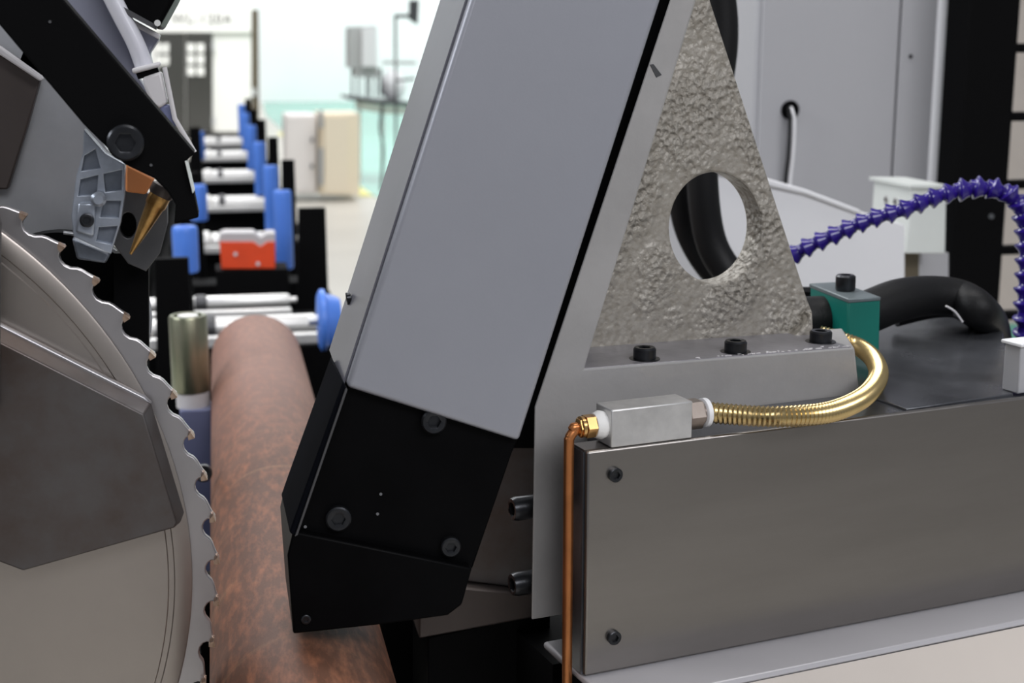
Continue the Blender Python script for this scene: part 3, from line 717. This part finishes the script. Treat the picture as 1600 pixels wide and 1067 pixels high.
# box with brushed panel
DB = -.046
A = PR(918, 706, DB); zt = A.z
zb = PR(920, 1056, DB).z
eA = (A - O).dot(E)
def RL_(e, d, z): p = O + E * e + N * d; return Vector((p.x, p.y, z))
def rbox(e0, e1, d0, d1, z0, z1): return prism([RL_(e0, d0, z0), RL_(e1, d0, z0), RL_(e1, d0, z1), RL_(e0, d0, z1)], N * (d1 - d0))
bxx = thing('equipment_box', RL_(eA + .2, 0, zb), 'long box with brushed steel front panel and dark worn top', 'machine box')
obj('body', rbox(eA + .022, eA + .42, DB + .0035, -.001, zb + .001, zt - .001), M['boxtop'], bxx, bevel=.001)
fpn = rbox(eA, eA + .43, DB, DB + .003, zb, zt)
obj('top_flange', rbox(eA, eA + .025, DB + .0032, DB + .0155, zt - .0012, zt), M['panel'], bxx)
obj('front_panel', fpn, M['panel'], bxx, bevel=.0012, seg=3)
obj('side_strip', rbox(eA - .0006, eA + .001, DB + .0032, DB + .0155, zb, zt - .001), M['boxtop'], bxx)
for x, y in ((960, 741), (958, 995)):
    socket_bolt(PR(x, y, DB), -N, 12.5 / F * .6, .0022, M['bolt'], bxx)
# rear dark top plate
tp_ = [PZ(x, y, zt - .0045) for x, y in ((1330, 652), (1583, 614), (1567, 519), (1440, 474), (1180, 505))]
def etop(px, py): return PZ(px, py, zt)
ee = [((p - O).dot(E), (p - O).dot(N)) for p in [etop(1583, 614), etop(1567, 519), etop(1440, 474), etop(1330, 600)]]
print('top plate coords', ee, 'eA', eA, 'e1', e1, 'zt', zt, 'zb', zb, 'zl', zl)
tq = [RL_(e1 + .002, DB + .004, zt - .004)] + [Vector((p.x, p.y, zt - .004)) for p in [etop(1583, 616), etop(1567, 519), etop(1440, 474)]] + [RL_(e1 + .002, .17, zt - .004)]
obj('top_plate', prism(tq, UZ * .0045), M['boxtop'], bxx, bevel=.0006)
tq2 = [p - UZ * .05 for p in tq]; tq2[0] = tq2[0] + N * .055; tq2[1] = tq2[1] + N * .06
obj('rear_body', prism(tq2, UZ * .0498), M['blackpaint'], bxx)

# tray below
z1 = zb - .0005
tr = thing('drip_ledge', RL_(eA + .2, -.10, 0), 'pale grey ledge and cream skirt below the brushed panel', 'ledge')
fe = PR(1600, 984, DB - .03)
obj('shelf', rbox(eA - .001, eA + .5, DB - .030, .0, z1 - .004, z1), M['ledge'], tr, bevel=.002)
sk = prism([RL_(eA - .001, DB - .030, z1 - .003), RL_(eA + .5, DB - .030, z1 - .003), RL_(eA + .5, DB - .14, z1 - .10), RL_(eA - .001, DB - .14, z1 - .10)], Vector((0, 0, -.003)))
obj('skirt', sk, M['cream'], tr)
obj('skirt_body', rbox(eA, eA + .5, DB - .13, .0, .0, z1 - .112), M['cream'], tr)
obj('inner_support', rbox(eA + .01, eA + .49, DB - .02, .0, z1 - .113, z1 - .004), M['blackpaint'], tr)

# small grey-white box on the far right end of the box
pb = PZ(1602, 618, zt + .0006)
eb, db = (pb - O).dot(E), (pb - O).dot(N)
t = thing('small_terminal_box', RL_(eb + .02, db + .01, zt), 'small pale box with a white lid at the right end of the long box', 'box')
hb = .026
obj('body', rbox(eb - .0015, eb + .06, db + .004, db + .016, zt + .0006, zt + hb), M['cabinet'], t, bevel=.0008)
obj('lid', rbox(eb - .003, eb + .062, db + .0025, db + .0175, zt + hb, zt + hb + .002), M['white'], t, bevel=.0006)

# ================================================================== VALVE, COPPER TUBE, GOLD HOSE
t = thing('valve_block', W(1015, 700, .62), 'rectangular aluminium valve block with brass fitting on the panel edge', 'valve')
zv = zt + .0003
pa = PZ(955, 700, zv); pbv = PZ(1089, 688, zv)
ea, da = (pa - O).dot(E), (pa - O).dot(N); eb2 = (pbv - O).dot(E)
hv = .0178
def dproj(px, py):
    p = PZ(px, py, zv + hv); return (p - O).dot(E), (p - O).dot(N)
print('valve', ea, da, eb2, dproj(958, 655), dproj(942, 618), dproj(1075, 612))
da = max(da, DB - .002)
obj('block', rbox(ea, eb2, da, da + .016, zv, zv + hv), M['alu'], t, bevel=.0006)
zc_ = zv + hv * .52; dc = da + .008
def rp(e, d=dc, z=zc_): return RL_(e, d, z)
obj('white_tape', lathe([(0, .0056), (.003, .0068), (.0055, .0062), (.006, .005)], rp(ea - .0052), E, 24), M['tape'], t)
obj('brass_fitting', lathe([(0, .0034), (.0005, .0044), (.0022, .0044), (.0026, .0036), (.0034, .0036), (.0036, .0056), (.0082, .0056), (.0086, .0048)], rp(ea - .0135), E, 6), M['brass'], t)
obj('brass_ring', lathe([(0, .004), (.0005, .0050), (.002, .0050), (.0025, .004)], rp(ea - .0125), E, 24), M['brass'], t)
obj('hex_nut', lathe([(0, .0070), (.0006, .0076), (.0080, .0076), (.0086, .0068)], rp(eb2), E, 6), M['nut'], t)
obj('hex_collar', lathe([(0, .0056), (.002, .0056)], rp(eb2 + .0084), E, 24), M['nut'], t)
obj('seal_ring', lathe([(0, .0060), (.0006, .0070), (.0028, .0070), (.0034, .0060)], rp(eb2 + .0095), E, 28), M['white'], t)
for px_, py_ in ((0, 0),): pass
# copper tube
cs = rp(ea - .0125)
xv = PR(888, 800, dc)
ev = (xv - O).dot(E)
cpts = [cs, rp((cs - O).dot(E) - .003), rp(ev + .0028, dc, zc_ - .0012), rp(ev + .0004, dc, zc_ - .0045), rp(ev, dc, zc_ - .010), rp(ev, dc, zc_ - .05), rp(ev, dc, zc_ - .11), rp(ev + .0004, dc, zc_ - .17), rp(ev, dc, .735)]
obj('copper_tube', sweep(spline(cpts, 8), .0024, 18), M['copper'], None, 'thin copper tube bending down from the brass fitting', 'tube')
# gold hose
hs = rp(eb2 + .0125)
ehs = (hs - O).dot(E)
rh = .0049
zf = zt + .0006 + rh
def on(px, py, z): return PZ(px, py, z)
zz_ = hs.z
raw = [hs, on(1180, 650, zz_), on(1240, 650, zz_), on(1300, 643, zz_ - .001), on(1350, 620, zz_ - .001), on(1372, 590, zz_), on(1366, 563, zz_ + .001), on(1343, 543, zz_ + .003), on(1310, 530, zz_ + .006), on(1280, 522, zz_ + .008)]
hp_ = resample(spline(raw, 20), .00055)
obj('corrugated_hose', sweep(hp_, lambda i: rh * (1.0 + .075 * math.sin(i * 2 * PI / 4)), 20), M['goldhose'], None, 'gold corrugated metal hose looping back from the valve block', 'hose')

# ================================================================== GREEN CLAMP, BLACK SLEEVE
t = thing('hose_clamp', W(1340, 530, .86), 'teal green clamp block with a black bolt holding the black sleeve', 'clamp')
zg = zt + .0006
p = PZ(1344, 556, zg)
gx = p.y
fr = [(1325, 470), (1375, 470), (1373, 540), (1325, 545)]
def gY(px, t_): return pY(px, gx, t_)
gh = W(1350, 475, gx).z
obj('clamp_body', pY([(1325, 470), (1376, 466), (1374, 560), (1325, 562)], gx, .055), M['green'], t, bevel=.0012)
obj('top_plate', pY([(1325, 467), (1377, 464), (1376, 470), (1325, 474)], gx - .0005, .0565), M['greentop'], t, bevel=.0006)
obj('clamp_bolt', lathe([(0, .0055), (.001, .006), (.0085, .006), (.0095, .005), (.0095, .003), (.006, .003)], W(1350, 468, gx) + YA * .026 + Vector((.0, 0, .0012)), UZ, 24), M['bolt'], t)
# black sleeve
Ys = gx + .035
Yb = PZ(1567, 519, zt).y
sl = [W(x, y, Y) for x, y, Y in ((1215, 498, Ys - .0), (1270, 497, Ys), (1340, 492, Ys), (1400, 470, Ys + .01), (1450, 462, Ys + .02), (1498, 466, Ys + .02), (1532, 486, Yb - .01), (1553, 518, Yb + .035), (1562, 600, Yb + .045))]
obj('black_sleeve', sweep(spline(sl, 10), lambda i: .0135 - .0035 * min(1, max(0, (i - 30) / 50)), 28), M['rubber'], None, 'thick black cable sleeve arching right from the green clamp', 'cable')
sl2 = [W(x, y, Y) for x, y, Y in ((1400, 500, Ys + .03), (1450, 488, Ys + .03), (1490, 486, Ys + .03), (1516, 500, Ys + .03), (1528, 513, Ys + .03))]
obj('thin_cable', sweep(spline(sl2, 10), .0045, 14), M['rubber'], None, 'thin black cable under the arch of the thick black sleeve', 'cable')
obj('cable_tie', sweep(spline([W(x, y, Ys - .005) for x, y in ((1478, 478), (1492, 487), (1504, 503))], 6), .0007, 8), M['palefit'], None, 'pale tie strap around the thin cable under the sleeve', 'strap')
rb = thing('sleeve_tray', W(1268, 470, Ys + .06), 'flat black bar behind the gusset foot, left of the green clamp', 'bar')
obj('bar', pY([(1245, 456), (1300, 456), (1300, 466), (1245, 466)], Ys + .05, .02), M['blackpaint'], rb)
obj('stem', pY([(1250, 464), (1262, 464), (1262, 640), (1250, 640)], Ys + .055, .01), M['blackpaint'], rb)

# cables behind the gusset
for nm, px_, r_, lb in (('power_cable', [(1110, -90, .98), (1128, 30, .98), (1122, 120, .98), (1100, 200, .98), (1098, 290, .98), (1112, 380, .98), (1150, 440, .97), (1200, 490, .95), (1250, 500, .93)], .0115, 'thick black cable curving behind the round hole of the gusset'),
                    ('power_cable', [(1074, 60, 1.02), (1062, 200, 1.02), (1064, 300, 1.02), (1080, 370, 1.02), (1120, 430, 1.01), (1190, 480, .99), (1240, 494, .97)], .0105, 'second black cable left of the thick one, seen through the round hole')):
    obj(nm, sweep(spline([W(a, b, c) for a, b, c in px_], 10), r_, 20), M['rubber'], None, lb, 'cable')

# ================================================================== CABINET AND RIGHT BACKGROUND
cab = thing('electrical_cabinet', W(1340, 700, 1.7), 'tall white electrical cabinet behind the machine column', 'cabinet')
x0 = W(1178, 200, 1.5).x; x1 = W(1503, 200, 1.5).x
cab.location = Vector(((x0 + x1) / 2, 1.65, 0)); cab['wl'] = tuple(cab.location)
obj('carcass', box(x0, x1, 1.5, 2.05, 0, 2.3), M['cabinet'], cab, bevel=.006, seg=3)
xs_ = W(1401, 150, 1.494).x
obj('door', box(x0 + .004, xs_ - .0012, 1.494, 1.4995, .1, 2.28), M['cabinet'], cab, bevel=.0015)
obj('door', box(xs_ + .0012, x1 - .03, 1.494, 1.4995, .1, 2.28), M['cabinet'], cab, bevel=.0015)
obj('highlight_strip', lathe([(0, .010), (2.2, .010)], Vector((W(1465, 200, 1.495).x, 1.497, .1)), UZ, 20), M['white'], cab)  # white strip standing in for the highlight down the cabinet front
obj('key_hole', cyl(W(1423, 88, 1.4925), W(1423, 88, 1.496), .0022, 14), M['black'], cab)
obj('cable_gland', lathe([(0, .0105), (.0015, .0108), (.003, .009), (.003, .006), (.001, .005)], W(1234, 172, 1.494), -YA, 28), M['black'], cab)
def cab_cable(dx, mk, lb):
    pts_ = [W(1234 + dx * .5, 172, 1.500), W(1234 + dx * .5, 170, 1.484), W(1236 + dx, 190, 1.480), W(1234 + dx, 240, 1.482), W(1229 + dx, 290, 1.484), W(1228 + dx, 380, 1.484)]
    obj('gland_cable', sweep(spline(pts_, 10), .0021, 10), M[mk], None, lb, 'cable')
cab_cable(-2, 'rubber', 'thin black cable coming out of the cabinet gland')
cab_cable(5, 'white', 'thin white cable beside the black one from the cabinet gland')

# white chute
t = thing('white_chute', W(1300, 500, 1.2), 'white sloping sheet metal chute behind the violet hose', 'chute')
cx = [(1120, 262), (1204, 284), (1258, 298), (1345, 330), (1414, 352), (1414, 620), (1120, 620)]
obj('front_sheet', pY(cx, 1.20, .006), M['white'], t, bevel=.0012)
obj('top_flange', pY([(1120, 258), (1204, 280), (1260, 296), (1345, 328), (1345, 336), (1258, 304), (1204, 292), (1120, 272)], 1.196, .012), M['white'], t, bevel=.0015)
obj('leg', box(W(1200, 600, 1.2).x, W(1400, 600, 1.2).x, 1.206, 1.23, 0, W(1300, 600, 1.2).z), M['white'], t)
# junction box
t = thing('junction_box', W(1450, 395, 1.25), 'pale green-white junction box with two screws behind the violet hose', 'junction box')
obj('housing', pY([(1424, 293), (1479, 293), (1477, 396), (1417, 396)], 1.25, .080), M['offwhite'], t, bevel=.001)
xl = W(1424, 300, 1.25).x
obj('top_lip', pY([(1422, 289), (1481, 289), (1481, 294), (1422, 294)], 1.246, .088), M['offwhite'], t)
for f in (.018, .038):
    p = Vector((xl - .0004, 1.25 + f + .012, W(1424, 320, 1.25).z)); obj('socket_screw', lathe([(0, .0042), (.001, .0042), (.0012, .002)], p, -XA, 16), M['alu'], t)
    obj('socket_hole', lathe([(0, .0018), (.0005, .0018)], p - XA * .0012, -XA, 12), M['black'], t)
obj('box_stem', pY([(1414, 395), (1436, 395), (1434, 640), (1414, 640)], 1.28, .02), M['pillar'], t)
obj('box_foot', pY([(1440, 395), (1482, 395), (1482, 640), (1440, 640)], 1.31, .02), M['cabinet'], t)
z_ = W(1434, 640, 1.28).z
obj('stand_pole', box(W(1425, 600, 1.28).x - .01, W(1425, 600, 1.28).x + .03, 1.285, 1.32, 0, z_), M['pillar'], t)

# black ladder rack
t = thing('black_rack', W(1550, 600, 1.4), 'tall black post with rungs at the right edge', 'rack')
Yp = 1.42
xa, xb = W(1509, 100, Yp).x, W(1589, 100, Yp).x
t.location = Vector(((xa + xb) / 2, Yp, 0)); t['wl'] = tuple(t.location)
obj('post', box(xa, xb, Yp, Yp + .05, 0, 2.3), M['blackpaint'], t, bevel=.003)
xe = xb + .14
for y in (-40, 75, 182, 288, 390, 492):
    z_ = W(1592, y, Yp + .01).z
    obj('rung', box(xb - .002, xe, Yp + .005, Yp + .02, z_ - .005, z_ + .005), M['blackpaint'], t, bevel=.002)
obj('post', box(xe, xe + .04, Yp, Yp + .05, 0, 2.3), M['blackpaint'], t, bevel=.003)
obj('screw_head', cyl(W(1549, 338, Yp - .002), W(1549, 338, Yp + .001), .003, 14), M['darkgrey'], t)
t = obj('cream_partition', box(W(1560, 300, 3.6).x, W(1560, 300, 3.6).x + 1.4, 3.6, 3.66, W(1595, 505, 3.6).z, 2.6), M['cream'], None, 'cream partition seen through the rungs of the black rack', 'partition')
for xx in (.02, 1.3):
    pass
px0 = W(1560, 300, 3.6).x
obj('partition_base', box(px0, px0 + 1.4, 3.6, 3.66, 0, W(1595, 505, 3.6).z), M['greenfloor'], None, 'green lower panel below the cream partition at the right edge', 'panel')

# ================================================================== VIOLET SEGMENTED HOSE
t = thing('coolant_hose', W(1420, 360, .86), 'violet-blue segmented coolant hose arching across the right side', 'hose')
raw = [(1236, 402, .90), (1262, 386, .89), (1310, 364, .88), (1360, 343, .87), (1420, 324, .86), (1470, 306, .855), (1520, 296, .85), (1560, 300, .845), (1592, 322, .84), (1603, 365, .84), (1604, 420, .84), (1602, 470, .84), (1601, 515, .84), (1601, 560, .845)]
path = spline([W(*q) for q in raw], 24)
step = .0098
pp = resample(path, step)
rr = .0070
segm = lathe([(-.0012, rr * .42), (.0, rr * .62), (.0022, rr * .70), (.0052, rr * 1.0), (.0062, rr * 1.02), (.0066, rr * .78), (.0080, rr * .60), (.0104, rr * .56)], Vector((0, 0, 0)), UZ, 22)
segm.name = 'hose_segment'; segm.materials.append(M['bluehose'])
base = Vector(t['wl'])
for i in range(len(pp) - 1):
    d_ = (pp[i + 1] - pp[i])
    o_ = bpy.data.objects.new('hose_segment', segm); C.objects.link(o_); o_.parent = t
    o_.location = pp[i] - base; o_.rotation_euler = (-d_).to_track_quat('Z', 'Y').to_euler()
    if i > 12: o_.scale = (1.12, 1.12, 1.0)

for o_ in list(C.objects):
    if 'wl' in o_: del o_['wl']
